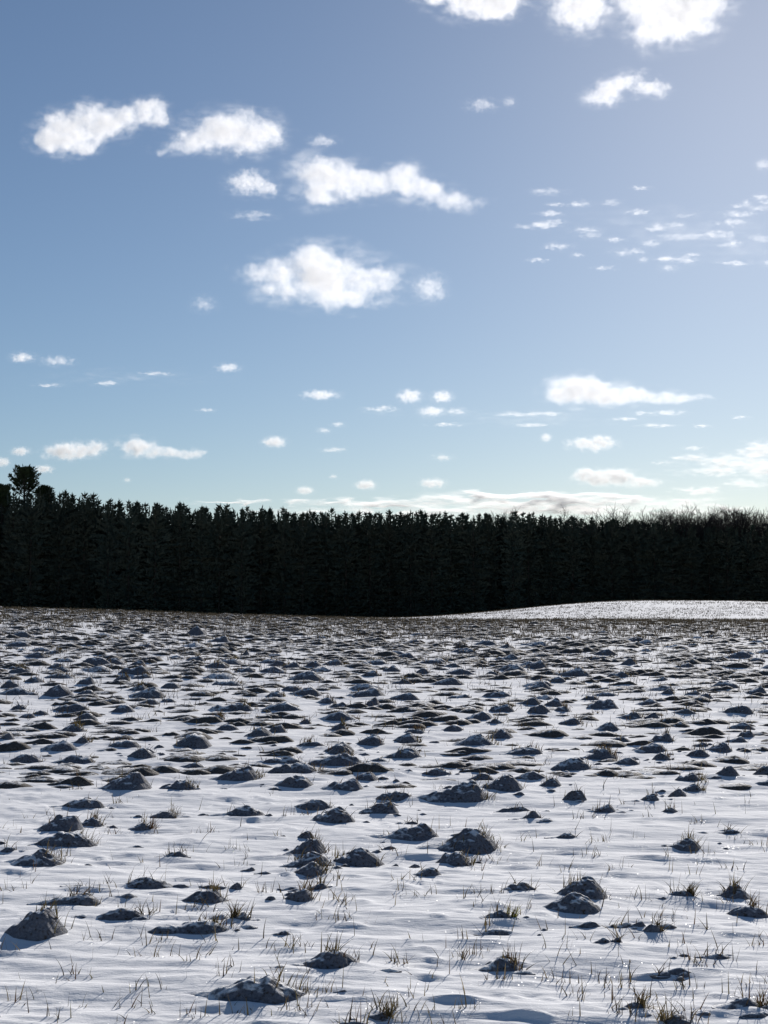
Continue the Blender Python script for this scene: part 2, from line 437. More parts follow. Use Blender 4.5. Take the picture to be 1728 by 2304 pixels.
# ------------------------------------------------------------------ clods
def clod_arrays(w, dep, H, seed, tail, na, nr, rough=1.0):
    q = random.Random(seed)
    th = np.linspace(0, 2 * math.pi, na, endpoint=False)
    rho = np.linspace(0, 1, nr + 1)[1:] ** .85
    T, P = np.meshgrid(th, rho)
    ct, st = np.cos(T), np.sin(T)
    pk = q.uniform(.06, .24) * w                      # the crest sits right of the middle, a ramp runs down the left
    X = .60 * w * ct * P; Y = .62 * dep * st * P
    X = np.where(X < 0, X * (1 + .6 * tail * np.abs(ct) ** 4), X)
    X = np.concatenate([[0.0], X.ravel()]); Y = np.concatenate([[0.0], Y.ravel()])
    def bump(cx, cy, al, ar, b, h, p=1.5, pw=1.35):
        dx = X - cx
        qx = np.where(dx < 0, -dx / al, dx / ar)
        qq = (qx ** pw + (np.abs(Y - cy) / b) ** 1.8) ** (1 / 1.6)
        return h * np.clip(1 - qq ** p, -.2, 1)
    hs = [bump(pk, 0, w * .5 + pk, w * .5 - pk, dep * .52, H, q.uniform(1.25, 2.1), q.uniform(1.2, 1.55))]
    for k in range(q.choice([1, 2, 3, 3])):
        cx = q.uniform(-.30, .34) * w; a_ = w * q.uniform(.10, .24)
        hs.append(bump(cx, q.uniform(-.16, .16) * dep, a_ * 1.3, a_, dep * q.uniform(.18, .36), H * q.uniform(.5, .98) * (1 - abs(cx) / w), q.uniform(1.1, 2.2), 1.7))
    if tail > .15:
        hs.append(bump(-.25 * w, .05 * dep, w * (.25 + .5 * tail), w * .3, dep * .25, H * q.uniform(.25, .5), 1.2))
    Z = np.max(np.stack(hs), 0)
    s = 1.0 / max(w, .05)
    sx = q.uniform(0, 90)
    Z = Z + np.clip(Z / H + .15, 0, 1) * rough * (H * .20 * fbm(X * s * 4.0 + sx, Y * s * 4.0, 3, seed) + min(.022, H * .20) * (fbm(X * 20 + sx, Y * 20, 3, seed + 5) + .5 * np.abs(fbm(X * 11 - sx, Y * 14, 2, seed + 9))))
    rim = np.concatenate([[0.0], P.ravel()])
    Z = np.where(rim > .97, -0.05 - .1 * H, np.maximum(Z, -.03))
    V = np.stack([X, Y, Z], -1)
    F = []
    for j in range(na):
        F.append((0, 1 + j, 1 + (j + 1) % na))
    for i in range(nr - 1):
        for j in range(na):
            a = 1 + i * na + j; b = 1 + i * na + (j + 1) % na
            F.append((a, a + na, b + na)); F.append((a, b + na, b))
    return V, np.array(F, np.int32)

# grass -------------------------------------------------------------
def grass_material():
    m, n, l = new_mat("dry_grass")
    out = n.new("ShaderNodeOutputMaterial")
    at = n.new("ShaderNodeAttribute"); at.attribute_name = "Col"
    d = n.new("ShaderNodeBsdfDiffuse"); t = n.new("ShaderNodeBsdfTranslucent")
    l.new(at.outputs["Color"], d.inputs["Color"]); l.new(at.outputs["Color"], t.inputs["Color"])
    mx = n.new("ShaderNodeMixShader"); mx.inputs[0].default_value = .25
    l.new(d.outputs[0], mx.inputs[1]); l.new(t.outputs[0], mx.inputs[2]); l.new(mx.outputs[0], out.inputs["Surface"])
    return m
GRASS = grass_material()
PAL = [(.13, .10, .055), (.18, .14, .07), (.085, .065, .042), (.26, .20, .11), (.06, .048, .035), (.15, .125, .055), (.13, .08, .05)]

FARPAL = [(.075, .062, .042), (.10, .085, .06), (.055, .045, .033), (.13, .11, .08)]

class Blades:
    def __init__(s): s.V = []; s.F = []; s.C = []
    def blade(s, x, y, z, L, width, yaw, lean, bend, seg=4, col=None):
        """a tapering, bending ribbon rooted just under the surface"""
        c = col or random.choice(PAL)
        k = random.uniform(.55, 1.05)
        c = (c[0] * k, c[1] * k, c[2] * k, 1)
        face = random.uniform(0, math.pi)
        wx, wy = math.cos(face), math.sin(face)
        dx, dy = math.cos(yaw), math.sin(yaw)
        p = [x, y, z - .01]; ang = lean
        b = len(s.V)
        for i in range(seg + 1):
            t = i / seg
            ww = width * (1 - t) ** .7 * .5 if i < seg else width * .06
            s.V.append((p[0] - wx * ww, p[1] - wy * ww, p[2])); s.V.append((p[0] + wx * ww, p[1] + wy * ww, p[2]))
            s.C += [c, c]
            st = L / seg
            p = [p[0] + dx * math.sin(ang) * st, p[1] + dy * math.sin(ang) * st, p[2] + math.cos(ang) * st]
            ang += bend / seg
        for i in range(seg):
            s.F.append((b + 2 * i, b + 2 * i + 1, b + 2 * i + 3, b + 2 * i + 2))
    def mesh(s, name):
        me = mesh_np(name, s.V, s.F, GRASS, smooth=False)
        ca = me.color_attributes.new("Col", 'FLOAT_COLOR', 'POINT')
        ca.data.foreach_set("color", np.array(s.C, np.float32).ravel())
        return me

def lookup(V, X, Y):
    d = (V[:, 0] - X) ** 2 + (V[:, 1] - Y) ** 2
    return V[np.argmin(d), 2]

def tuft_on(V, w, dep, H, code, y, colour=None):
    B = Blades()
    big = min(1.0, 9.0 / y) * .5 + .5
    seg = 4 if y < 12 else 2
    wd = .0062 * max(1.0, y / 11)
    if code == 1: n = random.randint(10, 20); xr = (-.4, .45)
    elif code == 2: n = random.randint(34, 56); xr = (.05, .55)
    elif code == 3: n = random.randint(45, 75); xr = (-.35, .55)
    elif code == 0: n = random.randint(3, 8); xr = (-.4, .5)
    if n == 0: return None
    cx = random.uniform(*xr) * w; cy = random.uniform(-.1, .3) * dep
    tint = random.choice([(.17, .135, .06), (.12, .095, .05), (.22, .17, .085), (.14, .09, .05)])
    if colour: tint = colour
    for k in range(n):
        if code >= 2 and k < n * .7:
            X = cx + random.gauss(0, .10) * w; Y = cy + random.gauss(0, .14) * dep; col = tint if random.random() < .6 else None
        else:
            X = random.uniform(*xr) * w; Y = random.uniform(-.35, .4) * dep; col = None
        X = max(-.5 * w, min(.56 * w, X)); Y = max(-.45 * dep, min(.5 * dep, Y))
        z = lookup(V, X, Y)
        L = random.uniform(.03, .095) * (.75 + .5 * big)
        B.blade(X, Y, max(z, 0), L, wd * random.uniform(.7, 1.4), random.choice([random.gauss(.3, .9), random.uniform(0, 6.28)]), abs(random.gauss(.3, .35)) + (.7 if random.random() < .2 else 0), random.uniform(-.1, 1.3), seg, col)
    return B.mesh("grass_tuft")

SIZE = lambda c: c['w']
def build_clods():
    for k, c in enumerate(CLODS):
        d = c['y']
        if c['zone'] == 'near': na, nr = (96, 26) if d < 13 else (48, 12)
        else: na, nr = 28, 7
        V, F = clod_arrays(c['w'], c['dep'], c['H'], {77: 1213, 72: 1300}.get(k, 100 + k), c['tail'], na, nr)
        me = mesh_np("snowy_clod", V, F, CLODM)
        z = ground_z(c['x'], c['y'] - .3 * c['dep'])
        o = link("snowy_clod", me, None, (c['x'], c['y'], z - 0.10 * c['H']))
        o.rotation_euler.z = random.uniform(-.12, .12)
        t = tuft_on(V, c['w'], c['dep'], c['H'], c['tuft'], d, (.36, .34, .08) if c.get('idx') == 82 else None)
        if t: tag(link("grass_tuft", t, o), kind="stuff")
        c['obj'] = o
build_clods()

# far lumps in one mass
def build_far():
    for name, mat, lab, sel in (
        ("clod_rows", CLODF, "rows of small snow dusted clods crowding together towards the far edge of the field", [c for c in FARLUMPS if 'crumb' not in c]),
        ("soil_crumbs", CLODM, "snowy crumbs of soil lying round the clods of the near field", [c for c in FARLUMPS if 'crumb' in c])):
      Vs, Fs = [], []; n = 0
      for k, c in enumerate(sel):
        V, F = clod_arrays(c['w'], c['dep'], c['H'], 9000 + k, c['tail'], *((14, 4) if 'crumb' not in c else (24, 7)))
        z = ground_z(c['x'], c['y'] - .2 * c['dep']) - .08 * c['H']
        Vs.append(V + np.array([c['x'], c['y'], z])); Fs.append(F + n); n += len(V)
      o = link(name, mesh_np(name, np.vstack(Vs), np.vstack(Fs), mat))
      tag(o, lab, "clods", kind="stuff")
build_far()

# labels for the clods ------------------------------------------------
SIZEW = lambda wpx: "tiny" if wpx < 45 else "small" if wpx < 75 else "middling" if wpx < 110 else "large"
TUFTW = ["bare", "sparsely bladed", "side-tufted", "grassy"]
def label_clods():
    near = [c for c in CLODS if c['zone'] == 'near']
    LM = {  # landmarks among the near clods, by index in NEAR
      72: ("big peaked snowy clod at the left edge, brown grass tuft on its right slope", "the peaked clod at the left edge"),
      77: ("widest dark clod along the bottom edge, grass tuft on its right end", "the widest clod at the bottom"),
      80: ("grass-topped clod just behind the widest one, blades spraying up on its right", "the spraying clod in front of centre"),
      87: ("smooth rounded dome of a clod in front of a taller grassy one", "the smooth front dome"),
      88: ("grassy clod with tall bent stems, half behind a smooth rounded dome", "the tall-stemmed grassy clod"),
      41: ("biggest clod of the middle ground, grass down its right side and a long drift tail", "the biggest middle clod"),
      82: ("small clod topped by one bright yellow-green grass tuft", "the yellow-tufted clod"),
      5: ("brown-topped clod standing alone at left, soil and moss showing at its crest", "the brown-topped clod at left"),
      28: ("broad clod with a domed top and stubble along its right flank", "the broad domed clod"),
      14: ("dark long clod near the left edge with upright blades behind it", "the long clod near the left edge"),
      89: ("clod near the right edge crowned by windswept blades", "the windswept clod near the right edge"),
      90: ("low clod at the right edge among black stems, below a windswept one", "the black-stemmed clod at the right edge"),
      39: ("clod with short blades along its whole ridge, right of a stack of three", "the ridge-bladed clod"),
      37: ("grassy middle clod in a stack of three clods one before another", "the stack of three clods"),
      63: ("spiky grass-covered clod alone in open snow towards the right", "the spiky lone clod at right"),
      46: ("tall dark clod right of centre with grass behind its shoulder", "the tall dark clod right of centre"),
      74: ("long low twin clod left of the bottom centre, short blades at its right end", "the low twin clod"),
      97: ("ragged dark clod in the bottom right corner set with thin stems", "the ragged corner clod"),
      99: ("flat low clod with a long drift tail above the bottom right corner, few blades", "the flat clod above the corner"),
      98: ("clod cut by the bottom edge at right, reddish bent grass over it", "the clod cut by the bottom edge"),
      84: ("sharp wedge-shaped clod in the near snow right of centre, tuft at its right tip", "the sharp wedge clod"),
      71: ("flat-topped clod with blades behind, left of centre in the near snow", "the flat-topped clod"),
      70: ("double-humped clod with two blade tufts above its right end", "the double-humped clod at left"),
      53: ("small neat rounded clod sitting alone on clean snow right of centre", "the small neat clod"),
      40: ("long-tailed clod just above the biggest middle one, tail running left", "the long-tailed clod"),
      57: ("two-lobed clod near the right edge on clean snow", "the two-lobed clod"),
      13: ("clod with a bright lit drift behind and spiky blades on its right, near left edge", "the lit-drift clod"),
    }
    used = set()
    for i, (lab, short) in LM.items():
        if i < len(near):
            tag(near[i]['obj'], lab, "clod", "clods standing apart in the near snow"); near[i]['lm'] = short; used.add(lab)
    lms = [c for c in near if 'lm' in c]
    for c in near:
        if 'lm' in c: continue
        l, r, t, b = c['box']; cx = (l + r) / 2
        look = SIZEW(r - l)
        best = None
        order = sorted(lms, key=lambda m: ((m['box'][0] + m['box'][1]) / 2 - cx) ** 2 + (2.2 * (m['box'][3] - b)) ** 2)
        done = False
        for m in order[:9]:
            mx = (m['box'][0] + m['box'][1]) / 2; dx = cx - mx; dy = m['box'][3] - b
            sx = "left" if dx < 0 else "right"
            if abs(dx) < 45: rel = "straight behind" if dy > 0 else "straight in front of"
            elif abs(dy) * 2 < abs(dx) * .5: rel = f"level with, {sx} of"
            else: rel = f"behind, {sx} of" if dy > 0 else f"in front, {sx} of"
            near_w = "just " if math.hypot(dx, 2 * dy) < 110 else ""
            for tw in ("", "long-tailed " if c['tail'] > .45 else "tailless "):
                lab = f"{look} {TUFTW[c['tuft']]} {tw}clod {near_w}{rel} {m['lm']}"
                if lab not in used and len(lab.split()) <= 16:
                    used.add(lab); tag(c['obj'], lab, "clod", "clods standing apart in the near snow"); done = True; break
            if done: break
        if not done:
            print("no label", c['box'])
    for c in CLODS:
        if c['zone'] == 'near': continue
        a = c['x'] / c['y']
        side = "left third" if a < -.083 else "right third" if a > .083 else "middle"
        dist = "nearer" if c['y'] < 24 else "farther"
        tw = ["bare", "sparsely bladed", "tufted", "grassy"][c['tuft']]
        tag(c['obj'], f"{tw} clod in the crowded {dist} rows of the field's {side}", "clod", f"{tw} clods of the {dist} {side} rows")
label_clods()

# ------------------------------------------------------------------ loose tufts and stalks standing in the snow
def loose_grass():
    rg = random.Random(21)
    spots = []
    HAND = [(870, 2275, 3), (985, 2296, 2), (1028, 2300, 1), (800, 2165, 2), (838, 2160, 1), (1030, 2165, 3), (620, 2150, 1), (655, 2150, 1), (715, 2155, 1), (890, 2155, 1),
            (1560, 2240, 1), (1590, 2240, 1), (1640, 2235, 1), (1690, 2215, 2), (1540, 2125, 2), (1555, 2160, 2), (1530, 2215, 3), (1460, 2030, 1), (1400, 2105, 2),
            (1510, 2140, 2), (1320, 2170, 1), (1300, 2175, 1), (1305, 2160, 1), (1392, 2160, 1), (1240, 2100, 2), (1190, 2060, 2), (870, 1920, 3), (905, 1930, 2),
            (880, 2000, 1), (915, 1995, 3), (425, 1920, 3), (320, 1945, 2), (255, 1940, 1), (250, 1965, 1), (360, 1955, 1), (215, 2020, 3), (255, 2035, 2), (180, 2015, 2), (205, 2105, 1), (220, 2130, 2),
            (190, 2130, 2), (350, 2160, 2), (430, 2180, 2), (640, 2040, 2), (760, 1990, 2), (815, 2250, 1), (735, 2240, 2), (770, 2235, 1), (865, 2215, 1), (1085, 1990, 1), (1165, 1900, 2), (1190, 1885, 2), (1260, 1790, 1),
            (1395, 1790, 1), (1405, 1815, 2), (1455, 1845, 2), (1535, 1840, 1), (1660, 1890, 3), (1700, 1900, 3), (1680, 1815, 2), (1690, 1800, 1), (1370, 1890, 1), (1290, 1930, 1), (1395, 1945, 1), (1505, 1955, 1), (1275, 1960, 2),
            (1650, 2110, 1), (1660, 2160, 2), (1700, 2090, 1), (1720, 2120, 1), (30, 1860, 1), (45, 1880, 1), (8, 1870, 2), (110, 1830, 2), (35, 1990, 1), (45, 1985, 1), (85, 2240, 1), (160, 2290, 1), (130, 2300, 1)]
    for px, py, c in HAND:
        h = ground_hit(px, py)
        if h: spots.append((h[0], h[1], c))
    while len(spots) < 520:
        py = 1600 + 700 * rg.random(); px = rg.uniform(-10, 1738)
        h = ground_hit(px, py)
        if not h or not clear_of(h[0], h[1], .06, CLODS, .45): continue
        spots.append((h[0], h[1], rg.choice([1, 1, 1, 2, 2, 3])))
    for x, y, c in spots:
        z = ground_z(x, y)
        B = Blades(); wd = .0058 * max(1.0, y / 11)
        a = x / y
        side = "at left" if a < -.083 else "at right" if a > .083 else "in the middle"
        dist = "nearest snow" if y < 8 else "near snow" if y < 11 else "snow farther back" if y < 15 else "middle field's snow"
        if c == 1:
            L = rg.uniform(.035, .12)
            B.blade(0, 0, 0, L, wd * rg.uniform(.8, 1.2), rg.uniform(0, 6.28), abs(rg.gauss(.15, .25)), rg.uniform(-.2, .5), 4, rg.choice(PAL))
            o = link("dry_stalk", B.mesh("dry_stalk"), None, (x, y, z))
            tag(o, f"single thin dry stalk sticking up from the {dist} {side}", "stalk", f"lone stalks in the {dist} {side}")
        else:
            n = rg.randint(3, 5) if c == 2 else rg.randint(9, 16)
            sp = .015 if c == 2 else .03
            o = bpy.data.objects.new("grass_tuft", None); COL.objects.link(o); o.location = (x, y, z); o.empty_display_size = .05
            for k in range(n):
                if c == 2: B = Blades()
                B.blade(rg.gauss(0, sp) * 1.6, rg.gauss(0, sp), 0, rg.uniform(.03, .10), wd * rg.uniform(.7, 1.3), rg.uniform(0, 6.28), abs(rg.gauss(.3, .3)), rg.uniform(0, 1.0), 4)
                if c == 2: link("blade", B.mesh("blade"), o)
            if c == 3: tag(link("blades", B.mesh("blades"), o), kind="stuff")
            kind = "sparse tuft of a few dry blades" if c == 2 else "thick tuft of dry grass"
            tag(o, f"{kind} poking through the {dist} {side}", "grass tuft", f"{kind}s in the {dist} {side}")
loose_grass()

def stubble():
    rg = random.Random(31)
    B = Blades()
    for k in range(17000):
        y = 80 * math.sqrt(rg.uniform(.05, 1.0)) if k % 3 else rg.uniform(46, 82); x = rg.uniform(-.29, .29) * y
        if k % 14 == 0: y = 74 + rg.gauss(0, 1.5); x = rg.uniform(-.08, .29) * y
        if y < 11: continue
        n = rg.randint(1, 4) if y < 45 else rg.randint(3, 6)
        z = ground_z(x, y)
        wd = .0045 * max(1, y / 10)
        for i in range(n):
            B.blade(x + rg.gauss(0, .06), y + rg.gauss(0, .05), z, rg.uniform(.04, .13) * (1 + y / 160), wd, rg.uniform(0, 6.28), abs(rg.gauss(.3, .3)), rg.uniform(0, .8), 2 if y < 40 else 1, rg.choice(PAL if y < 20 else FARPAL))
    o = link("stubble", B.mesh("stubble"))
    tag(o, "brown stubble blades scattered through the snow to the far edge of the field", "stubble", kind="stuff")
    B = Blades()
    for k in range(15000):
        y = rg.uniform(100, 165); x = rg.uniform(-.02, .29) * y
        if fbm(x * .12, y * .25, 3, 61) < rg.uniform(-.35, .25): continue
        z = float(base_z(x, y))
        for i in range(3):
            B.blade(x + rg.gauss(0, .15), y + rg.gauss(0, .1), z, rg.uniform(.05, .12), .05, rg.uniform(0, 6.28), .3, .3, 1, rg.choice(FARPAL))
    o = link("hill_stubble", B.mesh("hill_stubble"))
    tag(o, "faint stubble on the sunlit snow slope in front of the wood", "stubble", kind="stuff")
stubble()

# ------------------------------------------------------------------ trees
def simple_mat(name, cols, scale=.6, rough=.9):
    m, n, l = new_mat(name)
    out = n.new("ShaderNodeOutputMaterial"); p = n.new("ShaderNodeBsdfPrincipled")
    geo = n.new("ShaderNodeNewGeometry"); oi = n.new("ShaderNodeObjectInfo")
    nz = n.new("ShaderNodeTexNoise"); nz.inputs["Scale"].default_value = scale; nz.inputs["Detail"].default_value = 4
    l.new(geo.outputs["Position"], nz.inputs["Vector"])
    cr = n.new("ShaderNodeValToRGB")
    cr.color_ramp.elements[0].position = .35; cr.color_ramp.elements[0].color = cols[0] + (1,)
    cr.color_ramp.elements[1].position = .65; cr.color_ramp.elements[1].color = cols[1] + (1,)
    l.new(nz.outputs["Fac"], cr.inputs[0])
    hs = n.new("ShaderNodeHueSaturation")
    mr = n.new("ShaderNodeMapRange"); mr.inputs["To Min"].default_value = .85; mr.inputs["To Max"].default_value = 1.15
    l.new(oi.outputs["Random"], mr.inputs["Value"]); l.new(mr.outputs[0], hs.inputs["Value"]); l.new(cr.outputs[0], hs.inputs["Color"])
    l.new(hs.outputs[0], p.inputs["Base Color"])
    p.inputs["Roughness"].default_value = rough; p.inputs["Specular IOR Level"].default_value = .1
    l.new(p.outputs[0], out.inputs["Surface"])
    return m
NEEDLE = simple_mat("dark_needles", [(.042, .058, .046), (.075, .080, .055)])
PINEN = simple_mat("pine_needles", [(.03, .045, .025), (.05, .065, .03)])
BARK = simple_mat("bark", [(.05, .04, .032), (.09, .075, .06)], 3)
TWIG = simple_mat("twigs", [(.042, .035, .03), (.065, .055, .047)], 2)

def tube(path, radii, sides=6):
    V, F = [], []
    up = Vector((0, 0, 1))
    for i, p in enumerate(path):
        a = path[max(i - 1, 0)]; b = path[min(i + 1, len(path) - 1)]
        d = (Vector(b) - Vector(a)).normalized()
        u = d.cross(Vector((1, 0, .01))).normalized() if abs(d.x) < .9 else d.cross(Vector((0, 1, 0))).normalized()
        v = d.cross(u)
        for s in range(sides):
            t = 2 * math.pi * s / sides
            V.append(tuple(Vector(p) + (u * math.cos(t) + v * math.sin(t)) * radii[i]))
    n = len(path)
    for i in range(n - 1):
        for s in range(sides):
            a = i * sides + s; b = i * sides + (s + 1) % sides
            F.append((a, b, b + sides)); F.append((a, b + sides, a + sides))
    return V, F

class Tri:
    def __init__(s): s.V = []; s.F = []
    def add(s, V, F):
        b = len(s.V); s.V += V; s.F += [tuple(i + b for i in f) for f in F]
    def tri(s, a, b, c):
        n = len(s.V); s.V += [tuple(a), tuple(b), tuple(c)]; s.F.append((n, n + 1, n + 2))
    def mesh(s, name, mat): return mesh_np(name, s.V, s.F, mat, smooth=False)

def spray(T, p, d, L, W, rg):
    """one leafy needle spray: two slim triangles about the axis d"""
    side = d.cross(Vector((rg.gauss(0, 1), rg.gauss(0, 1), rg.gauss(0, 1)))).normalized()
    e = p + d * L
    T.tri(p - side * W * .5 - d * L * .1, p + side * W * .5, e)
    s2 = d.cross(side).normalized()
    T.tri(p - s2 * W * .45, p + s2 * W * .45 - d * L * .1, e - s2 * W * .1)

def conifer(h, R, seed, pointy=.8):
    rg = random.Random(seed)
    T = Tri()
    z = .3
    lob = [(rg.uniform(0, 6.28), rg.uniform(.2, .9), rg.uniform(.5, 1.4)) for _ in range(6)]
    while z < h - .25:
        t = z / h
        r = R * min(1.0, (1 - t) / .31) ** pointy + .06
        n = 8 if t < .8 else 6
        a0 = rg.uniform(0, 6.28)
        for k in range(n):
            if rg.random() < .10: continue
            a = a0 + 6.28 * k / n + rg.gauss(0, .25)
            L = r * rg.uniform(.5, 1.15) * (.72 + .5 * max(math.cos(a - la) * math.exp(-((t - lt) / .12) ** 2) * lw for la, lt, lw in lob))
            el = rg.gauss(.0 + .75 * t ** 2, .15)
            dirv = Vector((math.cos(a) * math.cos(el), math.sin(a) * math.cos(el), math.sin(el)))
            m = max(2, int(L / .42))
            for i in range(m):
                f = (i + .6) / m
                p = Vector((0, 0, z)) + dirv * (L * f) + Vector((0, 0, -.16 * L * f * f))
                dd = (dirv + Vector((rg.gauss(0, .45), rg.gauss(0, .45), rg.gauss(.25, .35)))).normalized()
                spray(T, p, dd, rg.uniform(.40, .80) * (1 if t < .85 else .6), rg.uniform(.24, .46) * (1 if t < .85 else .6), rg)
        z += rg.uniform(.26, .42)
    for (sx, sy, sz) in [(rg.gauss(0, .7), rg.gauss(0, .7), h - rg.uniform(.5, 1.8)) for _ in range(4)]:
        for k in range(5):
            spray(T, Vector((sx, sy, sz - .22 * k)), Vector((rg.gauss(0, .3), rg.gauss(0, .3), 1)).normalized(), .5, .22, rg)
    for k in range(5):
        spray(T, Vector((0, 0, h - .25 - .1 * k)), Vector((rg.gauss(0, .25), rg.gauss(0, .25), 1)).normalized(), .55, .14, rg)
    tv, tf = tube([(0, 0, -.4), (0, 0, h * .5), (0, 0, h - .3)], [.17, .10, .015], 6)
    tk = Tri(); tk.add(tv, tf)
    return T.mesh("crown", NEEDLE), tk.mesh("trunk", BARK)

def tree(name, crown, trunk, x, y, z, s, rz, label, cat, group):
    e = bpy.data.objects.new(name, None); e.empty_display_size = .3
    COL.objects.link(e)
    e.location = (x, y, z); e.rotation_euler.z = rz; e.scale = s
    link("trunk", trunk, e); link("crown", crown, e)
    tag(e, label, cat, group)
    return e

def skyline(px):
    """height of the conifer skyline in photo rows"""
    return np.interp(px, [-300, 0, 60, 130, 190, 250, 385, 490, 600, 708, 860, 1000, 1150, 1300, 1500, 1728, 2000],
                     [1106, 1114, 1115, 1107, 1115, 1126, 1137, 1142, 1147, 1152, 1156, 1156, 1158, 1166, 1182, 1190, 1190])

def edge_y(x):
    return 203 + .22 * x

def build_forest():
    rg = random.Random(77)
    protos = [conifer(15, rg.uniform(2.3, 3.1), 300 + k, rg.uniform(.5, 1.0)) for k in range(12)]
    n = 0
    for row in range(6):
        x = -68 + rg.uniform(0, 2)
        while x < 70:
            y = edge_y(x) + row * 3.0 + rg.uniform(-1.1, 1.1)
            px = 864 + x / y * FPX
            sk = skyline(px) + rg.choice([-7, -3, 0, 1, 2, 4, 6, 9, -2, 2]) - row * .7
            z = float(base_z(x, y)) - .05
            top = EYE + (HORIZON - sk) / FPX * y
            h = (top - z) * (1.0 if row < 4 else .98)
            cr, tr = protos[rg.randrange(len(protos))]
            w = rg.uniform(.85, 1.2)
            side = ("below the fan-crowned pine at far left" if px < 200 else "just right of the fan-crowned pine" if px < 432 else "left of the picture's middle" if px < 760
                    else "at the middle behind the field's dip" if px < 1000 else "behind the foot of the sunlit slope" if px < 1250
                    else "behind the middle of the sunlit slope" if px < 1480 else "behind the top of the sunlit slope")
            if row == 0: lab, grp = f"dark spruce on the wood's front edge, {side}", f"front edge spruces {side}"
            else: lab, grp = f"spruce standing deeper in the dark wood, {side}", f"inner spruces {side}"
            tree("spruce_tree", cr, tr, x, y, z, (w, w, h / 15.0), rg.uniform(0, 6.28), lab, "tree", grp)
            n += 1
            x += rg.uniform(2.2, 3.3) if row < 3 else rg.uniform(2.3, 3.5)
    print("spruces", n)
build_forest()

def limb_path(p, d, L, rg, seg=5, up=.1, wig=.12):
    pts = [Vector(p)]; d = Vector(d).normalized()
    for i in range(seg):
        d = (d + Vector((rg.gauss(0, wig), rg.gauss(0, wig), rg.gauss(up, wig)))).normalized()
        pts.append(pts[-1] + d * (L / seg))
    return pts

def lone_pine(px, top_px, d, width_px, crown_px, seed, name, label):
    """old white pine: bare trunk, then upswept limbs carrying dense needle plates that make a rounded fan"""
    rg = random.Random(seed)
    x = (px - 864) / FPX * d; z = float(base_z(x, d)) - .05
    H = EYE + (HORIZON - top_px) / FPX * d - z
    CH = crown_px / FPX * d; W = width_px / FPX * d * .5
    tk = Tri(); tk.add(*tube([(0, 0, -.4), (.1, 0, H * .4), (-.05, 0, H * .75), (0, 0, H - .3)], [.34, .26, .17, .04], 8))
    T = Tri(); LB = Tri()
    nl = 36
    for k in range(nl):
        f = k / (nl - 1)
        zz = H - CH * (1.05 - .80 * f)
        a = rg.uniform(0, 6.28) if k % 3 else (0 if rg.random() < .5 else math.pi) + rg.gauss(0, .3)
        ang = .68 + .6 * f                                   # upper limbs steeper
        reach = W * (1.12 - .6 * f ** 2) * rg.uniform(.75, 1.08)
        dv = Vector((math.cos(a) * math.cos(ang), math.sin(a) * math.cos(ang), math.sin(ang)))
        L = min(reach / max(math.cos(ang), .35), (H - zz) / max(math.sin(ang), .2) * .98)
        pts = limb_path((0, 0, zz), dv, L, rg, 5, .07, .07)
        LB.add(*tube(pts, [.07, .06, .045, .03, .02, .01], 4))
        for i in range(2, 6):
            for j in range(15):
                c = pts[i] + Vector((rg.gauss(0, .17), rg.gauss(0, .17), rg.gauss(.04, .10)))
                spray(T, c, Vector((dv.x + rg.gauss(0, .5), dv.y + rg.gauss(0, .5), .55 + rg.gauss(0, .4))).normalized(), rg.uniform(.25, .45), rg.uniform(.12, .22), rg)
    e = bpy.data.objects.new(name, None); COL.objects.link(e); e.location = (x, d, z)
    link("trunk", tk.mesh("trunk", BARK), e); link("limbs", LB.mesh("limbs", BARK), e); link("crown", T.mesh("crown", PINEN), e)
    tag(e, label, "tree")
lone_pine(53, 1055, 203, 58, 62, 5, "pine_tree", "tall old pine with a rounded fan crown rising above the wood at far left")
lone_pine(99, 1098, 200, 34, 46, 6, "pine_tree", "shorter bushy pine just right of the tall fan-crowned pine")
lone_pine(3, 1096, 198, 30, 46, 8, "pine_tree", "pine cut by the left edge, beside the tall fan-crowned pine")

def bare_tree(h, spread, seed):
    rg = random.Random(seed)
    tk = Tri(); cr = Tri()
    fork = h * rg.uniform(.35, .5)
    tp = limb_path((0, 0, -.3), (rg.gauss(0, .04), rg.gauss(0, .04), 1), fork + .3, rg, 5, .1, .04)
    tk.add(*tube(tp, [.20, .18, .16, .14, .13, .12], 6))
    def grow(p, d, L, r, lev):
        pts = limb_path(p, d, L, rg, 4, .10 if lev < 3 else .04, .13)
        cr.add(*tube(pts, [max(q_, .019) for q_ in (r, r * .85, r * .7, r * .55, r * .4)], 5 if lev < 2 else 3))
        if lev >= 4: return
        n = 3 if lev < 3 else 4
        for k in range(n + (lev == 0)):
            i = rg.choice([2, 3, 4, 4])
            dd = (pts[i] - pts[i - 1]).normalized()
            q = dd.orthogonal().normalized(); q.rotate(Matrix.Rotation(rg.uniform(0, 6.28), 3, dd))
            nd = (dd + q * rg.uniform(.35, .8) * spread).normalized()
            grow(pts[i], nd, L * rg.uniform(.55, .78), r * .5, lev + 1)
    for k in range(rg.choice([2, 3, 4])):
        grow(tp[-1], (rg.gauss(0, .35 * spread), rg.gauss(0, .35 * spread), 1), (h - fork) * rg.uniform(.42, .55), .09, 0)
    mxz = max(v[2] for v in cr.V); s = h / mxz
    cr.V = [(v[0] * s, v[1] * s, (v[2] - fork) * (h - fork) / (mxz - fork) + fork) if False else v for v in cr.V]
    return cr.mesh("crown", TWIG), tk.mesh("trunk", BARK), mxz

